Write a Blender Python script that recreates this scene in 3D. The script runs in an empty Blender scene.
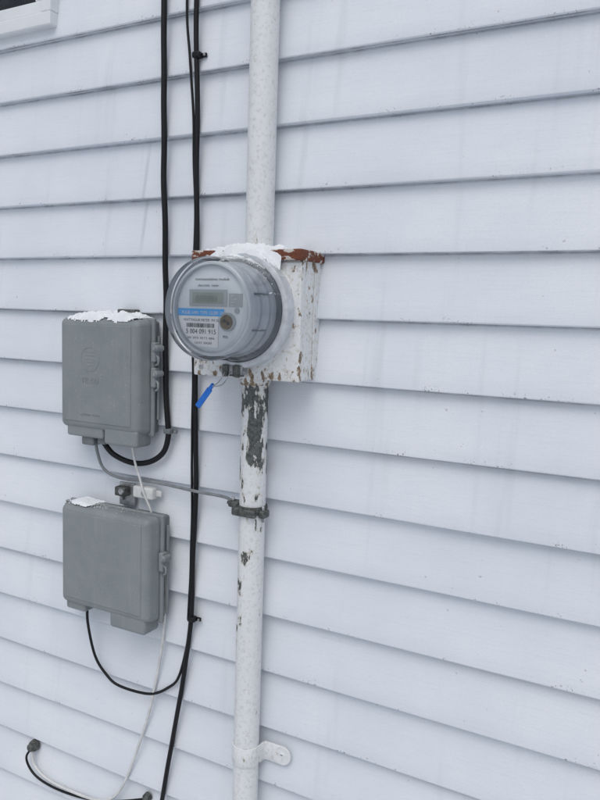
import bpy, bmesh, math, random
from math import radians, sin, cos, pi, sqrt
from mathutils import Vector, Matrix, noise
random.seed(4)
H=0.115
GROUND=-1.62
scn=bpy.context.scene
scn.view_settings.view_transform='Standard'
scn.view_settings.look='None'
scn.view_settings.exposure=0

# ------------------------------------------------------------ helpers
def link(ob,parent=None):
    scn.collection.objects.link(ob)
    if parent: ob.parent=parent
    return ob
def empty(name,parent=None):
    e=bpy.data.objects.new(name,None); e.empty_display_size=0.05
    return link(e,parent)
def mesh_ob(name,verts,faces,mat=None,parent=None,smooth=False,wn=False):
    me=bpy.data.meshes.new(name); me.from_pydata([tuple(v) for v in verts],[],faces); me.update()
    bm=bmesh.new(); bm.from_mesh(me); bmesh.ops.recalc_face_normals(bm,faces=bm.faces) if wn is not None else None
    bm.to_mesh(me); bm.free()
    if mat: me.materials.append(mat)
    if smooth:
        for p in me.polygons: p.use_smooth=True
    ob=bpy.data.objects.new(name,me)
    return link(ob,parent)
def rbox(name,x0,x1,z0,z1,o0,o1,bev,mat,parent=None,seg=3,taper=None,rot=None,taper_r=None):
    """box in wall coordinates: x, z along the wall, o = distance out of the wall"""
    bm=bmesh.new(); bmesh.ops.create_cube(bm,size=1)
    for v in bm.verts:
        fx,fy,fz=v.co.x+.5,v.co.y+.5,v.co.z+.5
        x=x0+(x1-x0)*fx; z=z0+(z1-z0)*fz; y=-(o1+(o0-o1)*fy)
        if taper and fy<0.5:
            x+= taper if fx<.5 else -(taper_r or taper); z+=taper*(1 if fz<.5 else -1)
        v.co=Vector((x,y,z))
    if bev>0: bmesh.ops.bevel(bm,geom=list(bm.edges),offset=bev,segments=seg,profile=.5,affect='EDGES',clamp_overlap=True)
    if rot:
        c=Vector(((x0+x1)/2,-(o0+o1)/2,(z0+z1)/2))
        bmesh.ops.rotate(bm,verts=bm.verts,cent=c,matrix=Matrix.Rotation(rot[1],3,rot[0]))
    me=bpy.data.meshes.new(name); bm.to_mesh(me); bm.free()
    me.materials.append(mat)
    for p in me.polygons: p.use_smooth=True
    ob=bpy.data.objects.new(name,me); link(ob,parent)
    if bev>0:
        m=ob.modifiers.new('wn','WEIGHTED_NORMAL'); m.keep_sharp=False; m.weight=80
    else:
        for p in me.polygons: p.use_smooth=False
    return ob
def lathe_y(name,cx,cz,prof,mat,parent=None,n=96,smooth=True,sharp=True):
    """revolve (o,r) profile about an axis that sticks straight out of the wall"""
    V=[];F=[]
    for o,r in prof:
        for i in range(n):
            a=2*pi*i/n; V.append((cx+r*cos(a),-o,cz+r*sin(a)))
    for k in range(len(prof)-1):
        for i in range(n):
            j=(i+1)%n; F.append((k*n+i,k*n+j,(k+1)*n+j,(k+1)*n+i))
    ob=mesh_ob(name,V,F,mat,parent,smooth)
    if sharp: split(ob)
    return ob
def lathe_z(name,cx,o,prof,mat,parent=None,n=48,sharp=True):
    V=[];F=[]
    for z,r in prof:
        for i in range(n):
            a=2*pi*i/n; V.append((cx+r*cos(a),-o+r*sin(a),z))
    for k in range(len(prof)-1):
        for i in range(n):
            j=(i+1)%n; F.append((k*n+i,k*n+j,(k+1)*n+j,(k+1)*n+i))
    ob=mesh_ob(name,V,F,mat,parent,True)
    if sharp: split(ob)
    return ob
def split(ob,ang=32):
    m=ob.modifiers.new('es','EDGE_SPLIT'); m.split_angle=radians(ang)
def cat(pts,step=0.006):
    P=[Vector(p) for p in pts]; P=[P[0]*2-P[1]]+P+[P[-1]*2-P[-2]]
    out=[]
    for i in range(1,len(P)-2):
        a,b,c,d=P[i-1:i+3]; n=max(2,int((c-b).length/step))
        for k in range(n):
            t=k/n
            out.append(0.5*((2*b)+(c-a)*t+(2*a-5*b+4*c-d)*t*t+(3*b-a-3*c+d)*t**3))
    out.append(P[-2]); return out
def tube(name,pts,r,mat,parent=None,n=12,step=0.006,wob=0.0):
    """pts are (x,z,o)"""
    C=cat([(p[0],-p[2],p[1]) for p in pts],step)
    if wob:
        C=[c+Vector((noise.noise(c*9+Vector((7,1,r*900)))*wob,0,0)) for c in C]
    V=[];F=[];nrm=None
    for i,c in enumerate(C):
        t=(C[min(i+1,len(C)-1)]-C[max(i-1,0)]).normalized()
        if nrm is None: nrm=t.orthogonal().normalized()
        nrm=(nrm-t*nrm.dot(t)).normalized(); b=t.cross(nrm)
        for k in range(n):
            a=2*pi*k/n; V.append(c+nrm*(r*cos(a))+b*(r*sin(a)))
    for i in range(len(C)-1):
        for k in range(n):
            j=(k+1)%n; F.append((i*n+k,i*n+j,(i+1)*n+j,(i+1)*n+k))
    F.append(tuple(range(n))[::-1]); F.append(tuple((len(C)-1)*n+k for k in range(n)))
    return mesh_ob(name,V,F,mat,parent,True)
def disc(name,cx,cz,o,r,mat,parent,n=48,t=0.0015):
    return lathe_y(name,cx,cz,[(o-t,r),(o,r),(o,0.00001)],mat,parent,n)
def text(name,s,x,z,o,size,mat,parent,align='LEFT',sx=1.0):
    c=bpy.data.curves.new(name,'FONT'); c.body=s; c.size=size; c.align_x=align; c.extrude=0.0; c.resolution_u=3
    ob=bpy.data.objects.new(name,c); c.materials.append(mat); link(ob,parent)
    ob.rotation_euler=(pi/2,0,0); ob.location=(x,-o,z); ob.scale=(sx,1,1)
    return ob

# ------------------------------------------------------------ material helper
class NT:
    def __init__(s,name):
        s.m=bpy.data.materials.new(name); s.m.use_nodes=True; s.t=s.m.node_tree; s.b=s.t.nodes['Principled BSDF']
        s.geo=s.t.nodes.new('ShaderNodeNewGeometry')
    def n(s,typ,**kw):
        nd=s.t.nodes.new(typ)
        for k,v in kw.items(): setattr(nd,k,v)
        return nd
    def set(s,sock,v):
        if isinstance(v,bpy.types.NodeSocket): s.t.links.new(v,sock)
        else: sock.default_value=v
    def math(s,op,a,b=0.0,clamp=False):
        nd=s.n('ShaderNodeMath',operation=op,use_clamp=clamp); s.set(nd.inputs[0],a); s.set(nd.inputs[1],b); return nd.outputs[0]
    def scale(s,sc,loc=(0,0,0)):
        nd=s.n('ShaderNodeMapping'); s.t.links.new(s.geo.outputs['Position'],nd.inputs[0]); nd.inputs['Scale'].default_value=sc; nd.inputs['Location'].default_value=loc; return nd.outputs[0]
    def noise(s,sc,det=4,rough=.55,vec=None,dist=0):
        nd=s.n('ShaderNodeTexNoise'); nd.inputs['Scale'].default_value=sc; nd.inputs['Detail'].default_value=det; nd.inputs['Roughness'].default_value=rough; nd.inputs['Distortion'].default_value=dist
        s.t.links.new(vec if vec else s.geo.outputs['Position'],nd.inputs['Vector']); return nd.outputs['Fac']
    def ramp(s,v,a,b,va=0.0,vb=1.0):
        nd=s.n('ShaderNodeMapRange',interpolation_type='SMOOTHSTEP'); s.set(nd.inputs[0],v)
        nd.inputs[1].default_value=a; nd.inputs[2].default_value=b; nd.inputs[3].default_value=va; nd.inputs[4].default_value=vb; return nd.outputs[0]
    def mix(s,f,a,b):
        nd=s.n('ShaderNodeMix',data_type='RGBA'); s.set(nd.inputs[0],f)
        for k,v in ((6,a),(7,b)):
            s.set(nd.inputs[k],v if isinstance(v,bpy.types.NodeSocket) else (*v,1))
        return nd.outputs[2]
    def xyz(s):
        nd=s.n('ShaderNodeSeparateXYZ'); s.t.links.new(s.geo.outputs['Position'],nd.inputs[0]); return nd.outputs
    def bump(s,h,st=.2,d=.001):
        nd=s.n('ShaderNodeBump'); nd.inputs['Strength'].default_value=st; nd.inputs['Distance'].default_value=d
        s.t.links.new(h,nd.inputs['Height']); s.t.links.new(nd.outputs[0],s.b.inputs['Normal'])
    def col(s,c): s.set(s.b.inputs['Base Color'],c if isinstance(c,bpy.types.NodeSocket) else (*c,1))
    def rough(s,v): s.set(s.b.inputs['Roughness'],v)
def plain(name,c,rough=.5,metal=0.0,var=.12,sc=60,bump=.1,spec=.5):
    k=NT(name); v=k.noise(sc,4)
    k.col(k.mix(k.ramp(v,.3,.7),tuple(x*(1-var) for x in c),tuple(min(1,x*(1+var)) for x in c)))
    k.rough(rough); k.b.inputs['Metallic'].default_value=metal; k.b.inputs['Specular IOR Level'].default_value=spec
    if bump: k.bump(k.noise(sc*8,2),bump,.0006)
    return k.m

# siding
k=NT('white_siding'); X,Y,Z=k.xyz()
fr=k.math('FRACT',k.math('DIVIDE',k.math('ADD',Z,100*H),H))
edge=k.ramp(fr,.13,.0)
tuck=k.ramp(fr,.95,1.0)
base=k.mix(k.ramp(k.noise(2.6,4,.6),.3,.7),(.685,.730,.785),(.765,.800,.838))
base=k.mix(k.ramp(k.noise(650,2,.7),.35,.75,0,.36),base,(.55,.60,.66))
grain=k.noise(1,4,.6,k.scale((14,1,260)),dist=.4)
base=k.mix(k.ramp(grain,.45,.75,0,.16),base,(.54,.58,.63))
st=k.noise(1,3,.55,k.scale((24,1,1.6)))
base=k.mix(k.ramp(st,.57,.78,0,.26),base,(.46,.50,.54))
dx=k.math('ABSOLUTE',k.math('ADD',X,k.math('ADD',.302,k.math('MULTIPLY',Z,-.06))))
drip=k.math('MULTIPLY',k.ramp(dx,.007,.001),k.math('MULTIPLY',k.ramp(Z,-.02,.06),k.ramp(Z,.27,.16)))
base=k.mix(k.math('MULTIPLY',drip,.30),base,(.30,.33,.36))
spk=k.noise(260,2,.6); sp2=k.noise(22,3,.6)
e2=k.math('MAXIMUM',edge,tuck)
speck=k.math('MULTIPLY',k.ramp(spk,.60,.66),k.math('MULTIPLY',k.ramp(sp2,.52,.63),e2))
base=k.mix(k.math('MULTIPLY',speck,.85),base,(.13,.12,.11))
rare=k.ramp(k.noise(110,1,.4),.80,.82)
base=k.mix(k.math('MULTIPLY',rare,.45),base,(.30,.30,.30))
base=k.mix(k.math('MULTIPLY',tuck,k.ramp(sp2,.3,.7,.35,.9)),base,(.24,.26,.29))  # shadow line under each lap painted into the siding colour, unevenly grimed by noise
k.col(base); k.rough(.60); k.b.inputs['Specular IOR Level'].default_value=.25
k.bump(grain,.35,.0006); SIDING=k.m

def painted(name,spec,thr,chipcol,sc=(58,58,22),dirt=.5,tint=(.44,.43,.40)):
    """spec: (zcentre, half width, amount) bands where the paint has flaked"""
    k=NT(name); X,Y,Z=k.xyz()
    base=k.mix(k.noise(25,4,.6),(.66,.68,.69),(.76,.775,.785))
    base=k.mix(k.ramp(k.noise(140,4,.65),.48,.72,0,dirt),base,tint)
    w=None
    for zc,zw,am in spec:
        d=k.math('DIVIDE',k.math('ABSOLUTE',k.math('SUBTRACT',Z,zc)),zw)
        a=k.ramp(d,.3,1,am,0.0); w=a if w is None else k.math('MAXIMUM',w,a)
    n1=k.noise(1,6,.60,k.scale(sc))
    s=k.math('ADD',n1,w)
    chip=k.ramp(s,thr,thr+.010)
    chipc=k.mix(k.ramp(k.noise(150,5,.65),.35,.65),chipcol,tuple(c*2.4 for c in chipcol))
    base=k.mix(k.ramp(s,thr-.045,thr,0,.5),base,(.50,.44,.34))
    k.col(k.mix(chip,base,chipc)); k.rough(k.ramp(chip,0,1,.45,.8))
    k.bump(k.math('SUBTRACT',k.math('MULTIPLY',k.noise(300,2),.25),chip),.6,.0009); return k.m
PIPE=painted('peeling_white_conduit_paint',[(-.33,.16,.198),(-.58,.30,.10),(.0,.04,.06)],.715,(.055,.06,.058))
BOXP=painted('weathered_white_enamel',[(-.235,.065,.160),(-.015,.040,.125),(-.12,.2,.080)],.70,(.14,.105,.075),(85,85,44),.75,(.46,.42,.35))
STRAPP=painted('strap_enamel',[(-.96,.1,.05)],.72,(.2,.19,.17))
k=NT('rusted_edge')
rb=k.mix(k.noise(200,5,.7),(.055,.017,.012),(.24,.075,.036))
mask=k.ramp(k.noise(1,6,.65,k.scale((24,60,60))),.53,.56)
k.col(k.mix(mask,rb,(.55,.53,.50))); k.rough(.85); k.bump(k.noise(400,3,.7),.8,.001); RUST=k.m

# grey plastic with dusty top edge and weather streaks
k=NT('grey_pvc_housing'); 
b_=k.mix(k.ramp(k.noise(18,4),.3,.7),(.198,.224,.232),(.228,.254,.260))
b_=k.mix(k.ramp(k.noise(1,4,.6,k.scale((60,60,5))),.55,.75,0,.28),b_,(.34,.36,.365))
b_=k.mix(k.ramp(k.noise(320,2,.5),.66,.72,0,.5),b_,(.42,.44,.45))
k.col(b_); k.rough(.52); k.bump(k.noise(160,2),.18,.0006); NIDM=k.m
NIDD=plain('grey_pvc_dark',(.145,.163,.17),.5,0,.1,30,.15)
BLACK=plain('black_cable_jacket',(.007,.007,.009),.5,0,.2,80,.1,.3)
WHITEW=plain('white_cable_jacket',(.62,.63,.62),.45,0,.1,60,.05)
GREYW=plain('grey_wire',(.20,.22,.23),.5,0,.15,60,.1)
ZINC=plain('dull_zinc',(.36,.37,.38),.45,.7,.25,90,.2)
DARKM=plain('dark_corroded_metal',(.10,.105,.10),.6,.4,.5,120,.5)
RINGM=plain('brushed_collar_metal',(.56,.59,.62),.40,.35,.12,60,.12)
BODYM=plain('meter_inner_body_grey',(.58,.635,.69),.5,0,.06,40,.0)
BODYD=plain('meter_inner_dark',(.20,.23,.26),.5,0,.06,40,.0)
FACEM=plain('meter_face_grey',(.78,.84,.885),.45,0,.03,30,.0)
LCD=plain('lcd_glass',(.30,.35,.32),.2,0,.05,30,0)
LCDB=plain('lcd_bezel',(.42,.46,.49),.4,0,.05,30,0)
LBL=plain('label_paper',(.96,.97,.98),.5,0,.01,30,0)
BLU=plain('label_blue_band',(.04,.42,.95),.45,0,.05,30,0)
INK=plain('print_ink',(.03,.035,.04),.5,0,.05,30,0)
INKW=plain('print_white',(.85,.87,.88),.5,0,.02,30,0)
PORT=plain('optical_port_brass',(.16,.12,.07),.4,.3,.3,150,.1)
BLUETAG=plain('blue_seal_plastic',(.012,.17,.66),.35,0,.1,60,.05)
WINW=plain('white_window_frame',(.72,.75,.77),.4,0,.05,12,.05)
k=NT('snow'); k.col(k.mix(k.noise(60,2),(.80,.84,.885),(.88,.905,.93))); k.rough(.8)
k.bump(k.noise(420,4,.75),1.0,.0018); SNOW=k.m
k=NT('snow_field'); k.col((.62,.64,.67)); k.rough(.8); SNOWG=k.m
def clear(name,tint,refl=1.0,haze=0.06):
    m=bpy.data.materials.new(name); m.use_nodes=True; t=m.node_tree
    for n in list(t.nodes): t.nodes.remove(n)
    o=t.nodes.new('ShaderNodeOutputMaterial'); tr=t.nodes.new('ShaderNodeBsdfTransparent'); tr.inputs[0].default_value=(*tint,1)
    gl=t.nodes.new('ShaderNodeBsdfGlossy'); gl.inputs['Roughness'].default_value=.05
    df=t.nodes.new('ShaderNodeBsdfDiffuse'); df.inputs[0].default_value=(.75,.8,.85,1)
    fr=t.nodes.new('ShaderNodeFresnel'); fr.inputs[0].default_value=1.5
    ns=t.nodes.new('ShaderNodeTexNoise'); ns.inputs['Scale'].default_value=25; ns.inputs['Detail'].default_value=4
    mr=t.nodes.new('ShaderNodeMapRange'); mr.inputs[1].default_value=.35; mr.inputs[2].default_value=.8; mr.inputs[3].default_value=haze*.4; mr.inputs[4].default_value=haze*2
    g=t.nodes.new('ShaderNodeNewGeometry'); t.links.new(g.outputs['Position'],ns.inputs[0]); t.links.new(ns.outputs['Fac'],mr.inputs[0])
    m1=t.nodes.new('ShaderNodeMixShader'); m2=t.nodes.new('ShaderNodeMixShader')
    t.links.new(mr.outputs[0],m1.inputs[0]); t.links.new(tr.outputs[0],m1.inputs[1]); t.links.new(df.outputs[0],m1.inputs[2])
    mu=t.nodes.new('ShaderNodeMath'); mu.operation='MULTIPLY'; mu.inputs[1].default_value=refl; t.links.new(fr.outputs[0],mu.inputs[0])
    t.links.new(mu.outputs[0],m2.inputs[0]); t.links.new(m1.outputs[0],m2.inputs[1]); t.links.new(gl.outputs[0],m2.inputs[2]); t.links.new(m2.outputs[0],o.inputs[0])
    return m
CLEAR=clear('clear_meter_cover',(.98,.985,.99),1.0,.05); PANE=clear('window_pane',(.92,.94,.95),1.0,.02)
DARKIN=plain('window_blind',(.42,.40,.38),.9)

# ------------------------------------------------------------ house
house=empty('white_sided_house')
XW0,XW1=-5.0,3.6
xs=[]; x=XW0
while x<XW1:
    xs.append(x); x+=0.02 if -1.3<x<1.3 else 0.08
xs.append(XW1)
n0,n1=-13,14
prof=[(.0010,.0015),(-.0006,.0120),(.0002,.0150),(.0018,.0166),(.0046,.0170),(.03,.0132),(.06,.0094),(.09,.0056),(.1135,.0020)]
V=[];F=[];rows=0
for n in range(n0,n1):
    for (dz,o) in prof:
        for x in xs:
            w=noise.noise(Vector((x*1.7,n*3.1,0)))*.0018+noise.noise(Vector((x*6,n*5.7,3)))*.0006
            wz=noise.noise(Vector((x*1.3,n*2.3,9)))*.0020+noise.noise(Vector((x*5,n*2.3,4)))*.0005
            k_=min(1,max(0,1-dz/.1))
            V.append((x,-(o+w*k_+ (.0006*noise.noise(Vector((x*7,n,dz*30))))),n*H+dz+wz*k_))
        rows+=1
m=len(xs)
for r in range(rows-1):
    for i in range(m-1): F.append((r*m+i,r*m+i+1,(r+1)*m+i+1,(r+1)*m+i))
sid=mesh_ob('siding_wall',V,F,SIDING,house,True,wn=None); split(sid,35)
rbox('wall_core',XW0,XW1,GROUND-.3,n1*H,-6.0,-.02,0,WINW,house)
rbox('foundation',XW0+.02,XW1-.02,GROUND-.3,n0*H,-.0195,-.002,0,plain('concrete',(.35,.35,.34),.8),house)
rbox('corner_trim',XW1-.0,XW1+.09,n0*H,n1*H,-.06,.025,.004,WINW,house)
rbox('corner_trim_far',XW0-.09,XW0,n0*H,n1*H,-.06,.025,.004,WINW,house)
rbox('eave_soffit',XW0-.3,XW1+.3,n1*H,n1*H+.14,-6.3,.08,.01,WINW,house)
mesh_ob('roof',[(XW0-.35,-.13,n1*H+.14),(XW1+.35,-.13,n1*H+.14),(XW1+.35,3,n1*H+1.7),(XW0-.35,3,n1*H+1.7),(XW0-.35,6.35,n1*H+.14),(XW1+.35,6.35,n1*H+.14)],
   [(0,1,2,3),(3,2,5,4),(0,3,4),(1,5,2)],SNOWG,house)
win=empty('window',house)
wx0,wx1,wz0,wz1=-1.45,-.536,.483,1.45
def ring_frame(nm,x0,x1,z0,z1,w,o0,o1,mat,bev=.003):
    rbox(nm+'_bottom',x0,x1,z0,z0+w,o0,o1,bev,mat,win); rbox(nm+'_top',x0,x1,z1-w,z1,o0,o1,bev,mat,win)
    rbox(nm+'_left',x0,x0+w,z0+w,z1-w,o0,o1-.0008,bev,mat,win); rbox(nm+'_right',x1-w,x1,z0+w,z1-w,o0,o1-.0008,bev,mat,win)
ring_frame('casing',wx0,wx1,wz0,wz1,.028,.001,.034,WINW)
ring_frame('sash',wx0+.032,wx1-.032,wz0+.032,wz1-.032,.026,.0,.022,WINW)
rbox('pane',wx0+.055,wx1-.055,wz0+.055,wz1-.055,.0115,.013,0,PANE,win)
rbox('blind',wx0+.026,wx1-.026,wz0+.026,wz1-.026,-.015,.004,0,DARKIN,win)

# ground
V=[];F=[];N=60
for j in range(N+1):
    for i in range(N+1):
        u=(i/N*2-1);v=(j/N*2-1); x=60*u*abs(u)**1.5; y=60*v*abs(v)**1.5
        V.append((x*6,y*6,GROUND+.05*noise.noise(Vector((x*.8,y*.8,0)))))
for j in range(N):
    for i in range(N): a=j*(N+1)+i; F.append((a,a+1,a+N+2,a+N+1))
mesh_ob('snowy_ground',V,F,SNOWG,None,True)

# ------------------------------------------------------------ conduit
PO=.042
con=empty('electrical_conduit')
lathe_z('upper_pipe',0,PO,[(-.006,.0258),(n1*H,.0258)],PIPE,con)
lathe_z('lower_pipe',-.001,PO,[(GROUND-.1,.0250),(-.22,.0250)],PIPE,con)
lathe_z('bottom_connector',-.001,PO,[(-.2235,.0250),(-.2235,.0300),(-.233,.0300),(-.235,.0275),(-.240,.0275),(-.240,.0250)],BOXP,con)
gc=empty('ground_clamp')
lathe_z('band',-.001,PO,[(-.468,.0252),(-.468,.0280),(-.471,.029),(-.480,.029),(-.483,.0280),(-.483,.0252)],DARKM,gc)
rbox('jaw_near',-.028,.024,-.486,-.470,PO+.022,PO+.033,.004,DARKM,gc)
rbox('lug',-.046,-.022,-.476,-.463,PO-.004,PO+.018,.004,DARKM,gc)
rbox('lug_other',.022,.036,-.488,-.473,PO-.004,PO+.018,.004,DARKM,gc)
tube('bolt',[(-.038,-.488,PO+.010),(-.038,-.456,PO+.010)],.0028,ZINC,gc)
tube('bolt_cross',[(-.052,-.470,PO+.007),(-.026,-.470,PO+.007)],.0035,DARKM,gc)
tube('bolt_end',[(.029,-.495,PO+.010),(.029,-.465,PO+.010)],.0028,ZINC,gc)
st=empty('pipe_strap')
V=[];F=[];R0=.0265
path=[(-.001+R0*cos(pi+pi*i/24),PO-R0*sin(pi+pi*i/24)) for i in range(25)]
path=[(-.0275,.0172)]+path+[(.0265,.024),(.0285,.0192),(.033,.0182),(.068,.0182)]
for (px,po) in path:
    for hz in (-.965-.019,-.965+.019): V.append((px,-po,hz))
for i in range(len(path)-1): F.append((2*i,2*i+1,2*i+3,2*i+2))
s=mesh_ob('band',V,F,STRAPP,st,True)
md=s.modifiers.new('s','SOLIDIFY'); md.thickness=.0026; md.offset=0
bv=s.modifiers.new('b','BEVEL'); bv.width=.0006; bv.segments=2
lathe_y('tab_end',.067,-.965,[(.0165,.019),(.0190,.019),(.0197,.0183),(.0197,.00001)],STRAPP,st)
lathe_y('screw_hole',.067,-.963,[(.0197,.0052),(.0203,.0052),(.0206,.0046),(.0206,.00001)],WINW,st,24)
rbox('screw_slot',.0640,.0700,-.9637,-.9623,.0205,.0209,0,DARKM,st)

# ------------------------------------------------------------ meter + socket
em=empty('electric_meter')
CX,CZ=0.0,-.104
bx0,bx1,bz0,bz1=-.112,.110,-.225,-.002
rbox('socket_box',bx0,bx1,bz0,bz1,.004,.080,.003,BOXP,em,2)
rbox('cover_fold',bx0-.0015,bx1+.0015,bz0-.0015,-.018,.066,.0825,.003,BOXP,em,2)
rbox('hood_lip',bx0-.004,bx1+.005,-.0165,.0025,.002,.091,.0025,RUST,em,2)
rbox('side_seam',bx1+.0002,bx1+.0022,bz0+.006,-.02,.030,.0325,.0005,BOXP,em,1)
rbox('ko_left',bx0+.012,bx0+.020,bz0+.010,bz0+.018,.082,.0845,.001,ZINC,em,1)
lathe_y('raised_hub',CX,CZ,[(.0825,.1030),(.088,.1010),(.091,.0985)],BOXP,em)
lathe_y('sealing_ring',CX,CZ,[(.086,.0955),(.0865,.1010),(.089,.1030),(.106,.1030),(.1095,.1010),(.111,.097),(.111,.0915),(.104,.0905)],RINGM,em)
rbox('ring_latch',-.030,.014,-.218,-.201,.092,.112,.002,ZINC,em,2)
rbox('ring_latch_ear',-.026,-.014,-.222,-.201,.096,.116,.0015,DARKM,em,2)
rbox('ring_latch_ear_b',-.004,.009,-.222,-.201,.096,.116,.0015,DARKM,em,2)
tube('latch_screw',[(-.036,-.212,.106),(.018,-.212,.106)],.0032,ZINC,em)
cov=[(.102,.0925),(.112,.0925),(.114,.0905),(.118,.0895),(.150,.0870),(.186,.0850),(.188,.0865),(.200,.0862),(.2045,.0845),(.2065,.0810),(.2068,.0770),(.2045,.0745),(.2050,.0700),(.2085,.05),(.2100,.025),(.2105,.0001)]
lathe_y('clear_cover',CX,CZ,cov,CLEAR,em,128)
lathe_y('inner_base',CX,CZ,[(.088,.0905),(.110,.0900),(.1105,.0800),(.1105,.0001)],BODYD,em)
lathe_y('inner_drum',CX,CZ,[(.110,.080),(.126,.080),(.1265,.0825),(.131,.0825),(.1315,.0785),(.150,.078),(.1505,.0800),(.156,.0800),(.1565,.0765),(.176,.0765)],BODYM,em)
for a in (20,118,205,335):
    aa=radians(a)
    rbox('drum_rib',CX+.0790*cos(aa)-.0015,CX+.0790*cos(aa)+.0015,CZ+.0790*sin(aa)-.0015,CZ+.0790*sin(aa)+.0015,.131,.172,.0006,BODYD,em,1)
lathe_y('bezel',CX,CZ,[(.174,.0790),(.190,.0785),(.1925,.0770),(.1925,.0735),(.186,.0725)],plain('face_bezel',(.64,.69,.735),.4,0,.04,30,0),em)
lathe_y('face_plate',CX,CZ,[(.183,.074),(.185,.0735),(.185,.00001)],FACEM,em)
FO=.185
def plate(nm,pts,o,mat):
    V=[(CX+a,-o,CZ+b) for a,b in pts]
    return mesh_ob(nm,V,[tuple(range(len(V)))],mat,em,False)
def lab(nm,xa,xb,za,zb,o,mat,R=.071):
    L=[];Rr=[]
    for i in range(13):
        z=za+(zb-za)*i/12; ch=sqrt(max(0,R*R-z*z)); L.append((max(xa,-ch),z)); Rr.append((min(xb,ch),z))
    plate(nm,L+Rr[::-1],o,mat)
lab('lcd_bezel',-.047,.030,.004,.032,FO+.0012,LCDB)
lab('lcd_screen',-.040,.022,.009,.027,FO+.0018,LCD)
text('lcd_digits','888888',CX-.034,CZ+.012,FO+.0022,.0145,plain('lcd_segments',(.18,.21,.20),.5),em,sx=1.05)
lab('blue_band',-.071,.024,-.012,.000,FO+.0010,BLU)
lab('white_label',-.071,.013,-.064,-.0125,FO+.0012,LBL)
text('band_print','PULSE  kWh  TYPE  CL200  240V',CX-.062,CZ-.009,FO+.0016,.0072,INKW,em,sx=.92)
text('number','5 004 091 915',CX-.053,CZ-.042,FO+.0020,.0115,INK,em,sx=.93)
text('label_line_1','WATTHOUR METER  FM 2S',CX-.058,CZ-.021,FO+.0020,.0060,INK,em)
text('label_line_2','3W  30TA  Kh 7.2  60Hz',CX-.050,CZ-.051,FO+.0020,.0055,INK,em)
text('label_line_3','CA 0.5  SEALED',CX-.034,CZ-.059,FO+.0020,.0052,INK,em)
text('top_print','communications module',CX-.036,CZ+.047,FO+.0006,.0070,INK,em)
text('top_print_2','electronic  meter',CX-.030,CZ+.037,FO+.0006,.0060,INK,em)
random.seed(9); bx=-.052
while bx<.004:
    w=random.choice((.0006,.0010,.0016)); plate('barcode_bar',[(bx,-.0315),(bx+w,-.0315),(bx+w,-.0245),(bx,-.0245)],FO+.0018,INK); bx+=w+random.choice((.0007,.0012))
disc('optical_port_rim',CX+.033,CZ-.021,FO+.006,.0150,LCDB,em,t=.006)
disc('optical_port',CX+.033,CZ-.021,FO+.0075,.0120,PORT,em,t=.002)
disc('port_eye',CX+.029,CZ-.019,FO+.0080,.0030,INK,em,t=.001); disc('port_eye_b',CX+.037,CZ-.023,FO+.0080,.0030,INK,em,t=.001)
lab('side_marks_panel',.033,.060,.004,.026,FO+.0008,LCDB)
for i in range(4): text('side_print',('TEST','CL 200','240V','SET')[i],CX+.036,CZ+.021-i*.0055,FO+.0014,.0045,INKW,em)
disc('reset_button',CX+.050,CZ-.002,FO+.003,.0045,LCDB,em,t=.003)
text('lower_print','Wh',CX+.022,CZ-.048,FO+.0008,.007,INK,em)
tag=empty('blue_security_seal')
rbox('tag_body',-.0735,-.0625,-.287,-.242,.108,.114,.002,BLUETAG,tag,2,rot=('Y',radians(38)))
rbox('tag_tip',-.055,-.048,-.250,-.236,.108,.114,.002,BLUETAG,tag,2,rot=('Y',radians(38)))
tube('seal_wire',[(-.018,-.212,.116),(-.030,-.232,.118),(-.050,-.243,.112)],.0010,ZINC,tag)
tube('seal_wire_b',[(-.006,-.212,.116),(-.022,-.236,.118),(-.050,-.243,.112)],.0010,ZINC,tag)

# ------------------------------------------------------------ snow caps
def snowcap(name,x0,x1,o0,o1,basef,hmax,seed,parent=None,thr=.25,res=.0014,fall=.25,fine=.16,back=True):
    nx=int((x1-x0)/res); ny=int((o1-o0)/res); V=[];hs=[]
    for j in range(ny+1):
        for i in range(nx+1):
            u=i/nx;v=j/ny;x=x0+(x1-x0)*u;o=o0+(o1-o0)*v
            eu=min(1,min(u,1-u)/fall); ev=min(1,min(v+(.5 if back else 0),1-v)/fall)
            e=(sin(eu*pi/2)*sin(ev*pi/2)) if eu>0 and ev>0 else 0
            f=noise.fractal(Vector((x*26+seed,o*26,seed)),1,2,3)*.7+.75
            g=noise.fractal(Vector((x*130+seed,o*130,seed)),.8,2,4)*fine
            h=e*f+g-thr
            hs.append(h); b=basef(x,o)
            V.append((x,-o,b+max(-.003,h*hmax)))
    F=[]
    for j in range(ny):
        for i in range(nx):
            a=j*(nx+1)+i; q=(a,a+1,a+nx+2,a+nx+1)
            if max(hs[t] for t in q)>-.02: F.append(q)
    return mesh_ob(name,V,F,SNOW,parent,True,wn=None)
def mbase(x,o):
    b=.0025
    if o>.089:
        r=.1030 if o<.110 else .0895
        b2=CZ+sqrt(max(1e-6,r*r-x*x))
        b=b+(b2-b)*min(1,(o-.089)/.006)
    return b
sc=empty('meter_snow')
snowcap('snow_cap',-.098,.084,.004,.128,mbase,.016,3.3,sc,thr=.36)
snowcap('snow_pile',-.055,.035,.040,.095,lambda x,o:mbase(x,o)+.0005,.026,8.1,sc,thr=.28,fall=.5)
random.seed(2)
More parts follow.
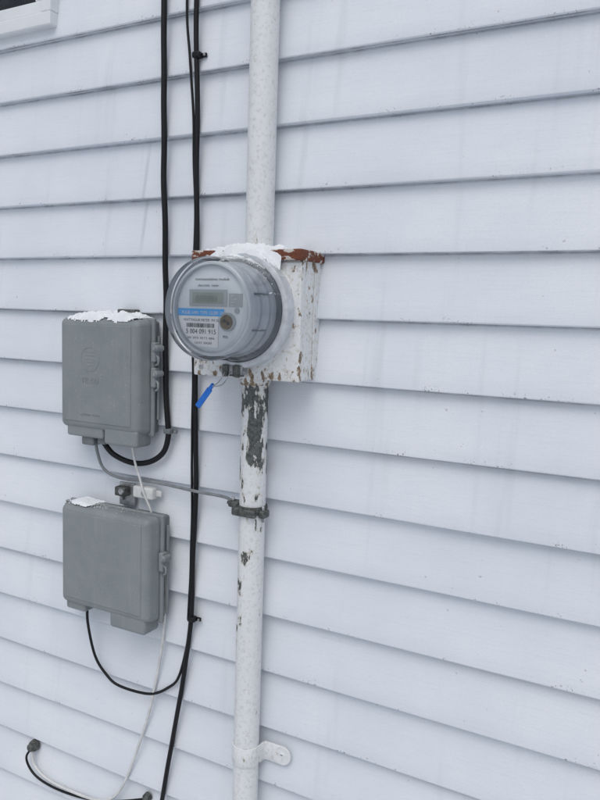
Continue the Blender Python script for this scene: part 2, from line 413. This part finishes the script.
def flakes(nm,n,fx,parent):
    V=[];F=[]
    for i in range(n):
        x,o,z,r=fx(); c=Vector((x,-o,z)); b=len(V)
        for d in ((1,0,0),(-1,0,0),(0,1,0),(0,-1,0),(0,0,1),(0,0,-1)):
            V.append(c+Vector(d)*r*random.uniform(.5,1.3))
        for t in ((0,2,4),(2,1,4),(1,3,4),(3,0,4),(2,0,5),(1,2,5),(3,1,5),(0,3,5)): F.append(tuple(b+q for q in t))
    return mesh_ob(nm,V,F,SNOW,parent,True,wn=None)
def f1():
    x=random.gauss(-.005,.050); o=random.uniform(.01,.15); x=max(-.085,min(.085,x)); return x,o,mbase(x,o)+random.uniform(0,.002),random.uniform(.0004,.0015)
flakes('snow_crumbs',1300,f1,sc)

# ------------------------------------------------------------ telephone boxes
def nid(name,x0,x1,z0,z1,dep,tr):
    e=empty(name)
    rbox('back_box',x0+.006,x1-.006,z0+.006,z1-.004,.012,dep-.034,.006,NIDD,e)
    rbox('cover',x0,x1,z0+.004,z1,dep-.040,dep,.013,NIDM,e,6,taper=.004,taper_r=tr)
    rbox('cover_flange',x0-.003,x1+.003,z0+.001,z1+.002,dep-.044,dep-.034,.004,NIDM,e,2)
    rbox('front_panel',x0+.018,x1-.014-tr,z0+.022,z1-.016,dep-.004,dep+.0018,.002,NIDM,e,3)
    return e
A=nid('telephone_interface_box',-.470,-.244,-.366,-.126,.078,.012)
rbox('chin_left',-.453,-.350,-.378,-.350,.030,.072,.006,NIDM,A,3)
rbox('chin_right',-.345,-.256,-.386,-.350,.028,.076,.007,NIDM,A,3)
rbox('cable_boot_a',-.418,-.384,-.396,-.372,.035,.065,.005,NIDD,A,3)
rbox('cable_boot_b',-.376,-.354,-.391,-.372,.035,.062,.004,NIDD,A,3)
rbox('top_bracket',-.345,-.300,-.124,-.108,.017,.036,.002,DARKM,A,2)
def latch(e,x,z,o,s=1):
    rbox('latch_plate',x-.004,x+.008,z-.020*s,z+.020*s,o-.012,o+.006,.003,NIDM,e,2)
    lathe_y('latch_boss',x+.008,z+.008*s,[(o-.014,.007),(o+.006,.007),(o+.009,.005),(o+.009,.0001)],NIDM,e,24)
    lathe_y('latch_screw',x+.008,z+.008*s,[(o+.009,.0038),(o+.0105,.0036),(o+.0108,.0001)],ZINC,e,20)
    tube('latch_loop',[(x+.005,z-.006*s,o),(x+.014,z-.010*s,o+.003),(x+.014,z-.022*s,o+.003),(x+.005,z-.026*s,o)],.0024,NIDM,e,8)
latch(A,-.240,-.192,.045); latch(A,-.240,-.243,.045)
rbox('hinge_rib',-.2425,-.2375,-.330,-.160,.026,.032,.0015,NIDM,A,2)
lathe_y('emblem_ring',-.378,-.212,[(.0790,.026),(.0804,.0255),(.0804,.0235),(.0790,.023)],NIDM,A,48)
for i in range(5): rbox('emblem_bar',-.378-.016+.002*i,-.378+.016-.002*i,-.197-.007*i-.0014,-.197-.007*i+.0014,.0794,.0803,.0003,NIDM,A,1)
t=text('emboss','TELCO',-.378,-.262,.0801,.015,NIDM,A,'CENTER'); t.data.extrude=.0004
t=text('emboss_b','customer access',-.378,-.330,.0801,.0080,NIDM,A,'CENTER'); t.data.extrude=.0003
snA=empty('snow_patch')
snowcap('snow_cap',-.462,-.262,.014,.077,lambda x,o:-.1245-(.009*max(0,(o-.064)/.013)**2),.014,5.5,snA,thr=.20,fall=.2)
def f2():
    x=random.uniform(-.465,-.250); o=random.uniform(.02,.074); return x,o,-.1245-(.009*max(0,(o-.064)/.013)**2),random.uniform(.0004,.0013)
flakes('snow_crumbs',300,f2,snA)
B=nid('telephone_interface_box',-.466,-.213,-.752,-.524,.082,.010)
rbox('chin_left',-.457,-.400,-.762,-.735,.034,.072,.006,NIDM,B,3)
rbox('chin_right',-.325,-.230,-.772,-.735,.030,.079,.007,NIDM,B,3)
latch(B,-.211,-.618,.050)
rbox('hinge_rib',-.2125,-.2075,-.735,-.545,.028,.034,.0015,NIDM,B,2)
for zz in (-.548,-.700):
    rbox('hinge_tab',-.480,-.465,zz-.014,zz+.014,.036,.054,.004,NIDD,B,3)
    tube('hinge_pin',[(-.476,zz-.019,.046),(-.476,zz+.019,.046)],.004,DARKM,B,10)
snB=empty('snow_patch')
snowcap('snow_cap',-.458,-.375,.030,.078,lambda x,o:-.5225-(.010*max(0,(o-.068)/.014)**2),.006,15.5,snB,thr=.36,fall=.35)
def f3():
    x=-.458+abs(random.gauss(0,.07)); o=random.uniform(.03,.076); return min(x,-.24),o,-.5225-(.010*max(0,(o-.068)/.014)**2),random.uniform(.0004,.0013)
flakes('snow_crumbs',320,f3,snB)
g=empty('grounding_bracket')
rbox('plate',-.348,-.306,-.523,-.474,.018,.024,.002,ZINC,g,2)
rbox('block',-.344,-.316,-.500,-.480,.024,.044,.003,DARKM,g,2)
lathe_y('bolt_head',-.322,-.488,[(.044,.007),(.049,.007),(.050,.006),(.050,.0001)],ZINC,g,6)
lathe_y('bolt_head_b',-.338,-.508,[(.024,.005),(.028,.005),(.029,.004),(.029,.0001)],ZINC,g,6)
g=empty('cable_clamp')
rbox('saddle',-.302,-.248,-.500,-.474,.017,.036,.005,WHITEW,g,3)
rbox('tab',-.251,-.236,-.494,-.480,.017,.024,.003,WHITEW,g,2)
lathe_y('screw',-.272,-.487,[(.036,.005),(.038,.005),(.0385,.0001)],ZINC,g,20)

# ------------------------------------------------------------ cables
tube('black_cable',[(-.247,1.6,.024),(-.243,.9,.024),(-.240,.486,.024),(-.236,.2,.024),(-.229,-.05,.024),(-.225,-.25,.024),(-.220,-.33,.024),(-.218,-.362,.024),(-.229,-.397,.026),(-.262,-.420,.030),(-.305,-.426,.035),(-.350,-.412,.042),(-.372,-.385,.050)],.0058,BLACK,None,14,wob=.003)
tube('black_cable',[(-.172,1.6,.023),(-.168,.9,.023),(-.164,.473,.023),(-.158,.25,.023),(-.155,.029,.023),(-.152,-.243,.023),(-.148,-.424,.023),(-.150,-.60,.023),(-.154,-.739,.023),(-.180,-.921,.023),(-.224,-1.162,.023),(-.27,-1.45,.023),(-.28,-1.7,.03)],.0050,BLACK,None,14,wob=.003)
tube('thin_black_wire',[(-.20,1.6,.020),(-.192,.8,.020),(-.187,.477,.020),(-.179,.367,.020),(-.166,.2,.021),(-.160,.05,.022),(-.162,-.1,.022),(-.161,-.243,.021),(-.157,-.40,.021),(-.158,-.60,.021),(-.162,-.74,.021)],.0026,BLACK,None,10,wob=.004)
def clip(x,z,mat,name='cable_clip',s=1):
    e=empty(name); rbox('saddle',x-.009*s,x+.009*s,z-.006,z+.006,.015,.031,.004,mat,e,3)
    rbox('ear',x+.007*s,x+.018*s,z-.004,z+.004,.015,.020,.0015,mat,e,2); lathe_y('nail',x+.014*s,z,[(.020,.0025),(.0215,.0025),(.022,.0001)],ZINC,e,16)
clip(-.160,.373,BLACK); clip(-.218,-.352,NIDD); clip(-.151,-.735,BLACK)
tube('grounding_wire',[(-.396,-.385,.045),(-.395,-.415,.040),(-.384,-.450,.032),(-.345,-.466,.024),(-.25,-.462,.026),(-.139,-.464,.034),(-.07,-.466,.032),(-.040,-.470,.048)],.0032,GREYW,None,10)
tube('white_wire',[(-.292,-.378,.050),(-.288,-.42,.044),(-.278,-.455,.040),(-.268,-.485,.039),(-.256,-.515,.034),(-.250,-.54,.03)],.0024,WHITEW,None,8)
tube('thin_black_wire',[(-.415,-.750,.050),(-.418,-.80,.045),(-.412,-.877,.030),(-.385,-.915,.025),(-.347,-.934,.023),(-.262,-.929,.023),(-.21,-.900,.023),(-.182,-.866,.023),(-.160,-.783,.024),(-.153,-.73,.026)],.0030,BLACK,None,10)
tube('white_wire',[(-.225,-.60,.03),(-.214,-.66,.030),(-.222,-.75,.024),(-.232,-.83,.022),(-.262,-.967,.021),(-.30,-1.08,.021),(-.335,-1.165,.021),(-.37,-1.210,.021),(-.42,-1.232,.021),(-.53,-1.238,.021),(-.59,-1.228,.022),(-.620,-1.205,.022),(-.628,-1.172,.017)],.0032,WHITEW,None,8)
tube('thin_black_wire',[(-.628,-1.172,.017),(-.640,-1.20,.025),(-.615,-1.232,.025),(-.56,-1.246,.023),(-.48,-1.244,.021),(-.40,-1.228,.021),(-.33,-1.202,.021),(-.275,-1.180,.017)],.0028,BLACK,None,10)
e=empty('wall_grommet'); lathe_y('flange',-.624,-1.168,[(.010,.014),(.020,.013),(.023,.010),(.029,.009),(.031,.007),(.031,.0001)],DARKM,e,32)
e=empty('wall_grommet'); lathe_y('flange',-.272,-1.176,[(.010,.010),(.020,.009),(.023,.006),(.023,.0001)],DARKM,e,24)

# ------------------------------------------------------------ light
w=bpy.data.worlds.new('World'); scn.world=w; w.use_nodes=True; t=w.node_tree
bg=t.nodes['Background']; sky=t.nodes.new('ShaderNodeTexSky'); sky.sky_type='NISHITA'; sky.sun_disc=False
EL,AZ=radians(58),radians(165)
sky.sun_elevation=EL; sky.sun_rotation=AZ; sky.air_density=1.2; sky.dust_density=3; sky.ozone_density=1
hs=t.nodes.new('ShaderNodeHueSaturation'); hs.inputs['Saturation'].default_value=.72; t.links.new(sky.outputs[0],hs.inputs['Color']); t.links.new(hs.outputs[0],bg.inputs[0])
bg.inputs[1].default_value=.107
L=bpy.data.lights.new('overcast_sun','SUN'); L.energy=1.05; L.angle=radians(50); L.color=(1,.98,.96)
lo=bpy.data.objects.new('overcast_sun',L); link(lo)
d=Vector((sin(AZ)*cos(EL),cos(AZ)*cos(EL),sin(EL))); lo.rotation_euler=d.to_track_quat('Z','Y').to_euler()

# ------------------------------------------------------------ camera
cx,D,cz,yaw,pit,rol,f=(0.72022,1.2019,-0.11304,0.49487,0.11192,0.03195,736.245)
fw=Vector((-sin(yaw),cos(yaw),0)); rt=Vector((cos(yaw),sin(yaw),0)); up=Vector((0,0,1))
f2=fw*cos(pit)-up*sin(pit); u2=up*cos(pit)+fw*sin(pit)
r3=rt*cos(rol)+u2*sin(rol); u3=u2*cos(rol)-rt*sin(rol)
M=Matrix(((r3.x,u3.x,-f2.x,cx),(r3.y,u3.y,-f2.y,-D),(r3.z,u3.z,-f2.z,cz),(0,0,0,1)))
cd=bpy.data.cameras.new('camera'); cam=bpy.data.objects.new('camera',cd); link(cam); cam.matrix_world=M
cd.sensor_fit='VERTICAL'; cd.sensor_height=36; cd.sensor_width=27; cd.lens=f/800*36; cd.clip_start=.02; cd.clip_end=1000
scn.camera=cam
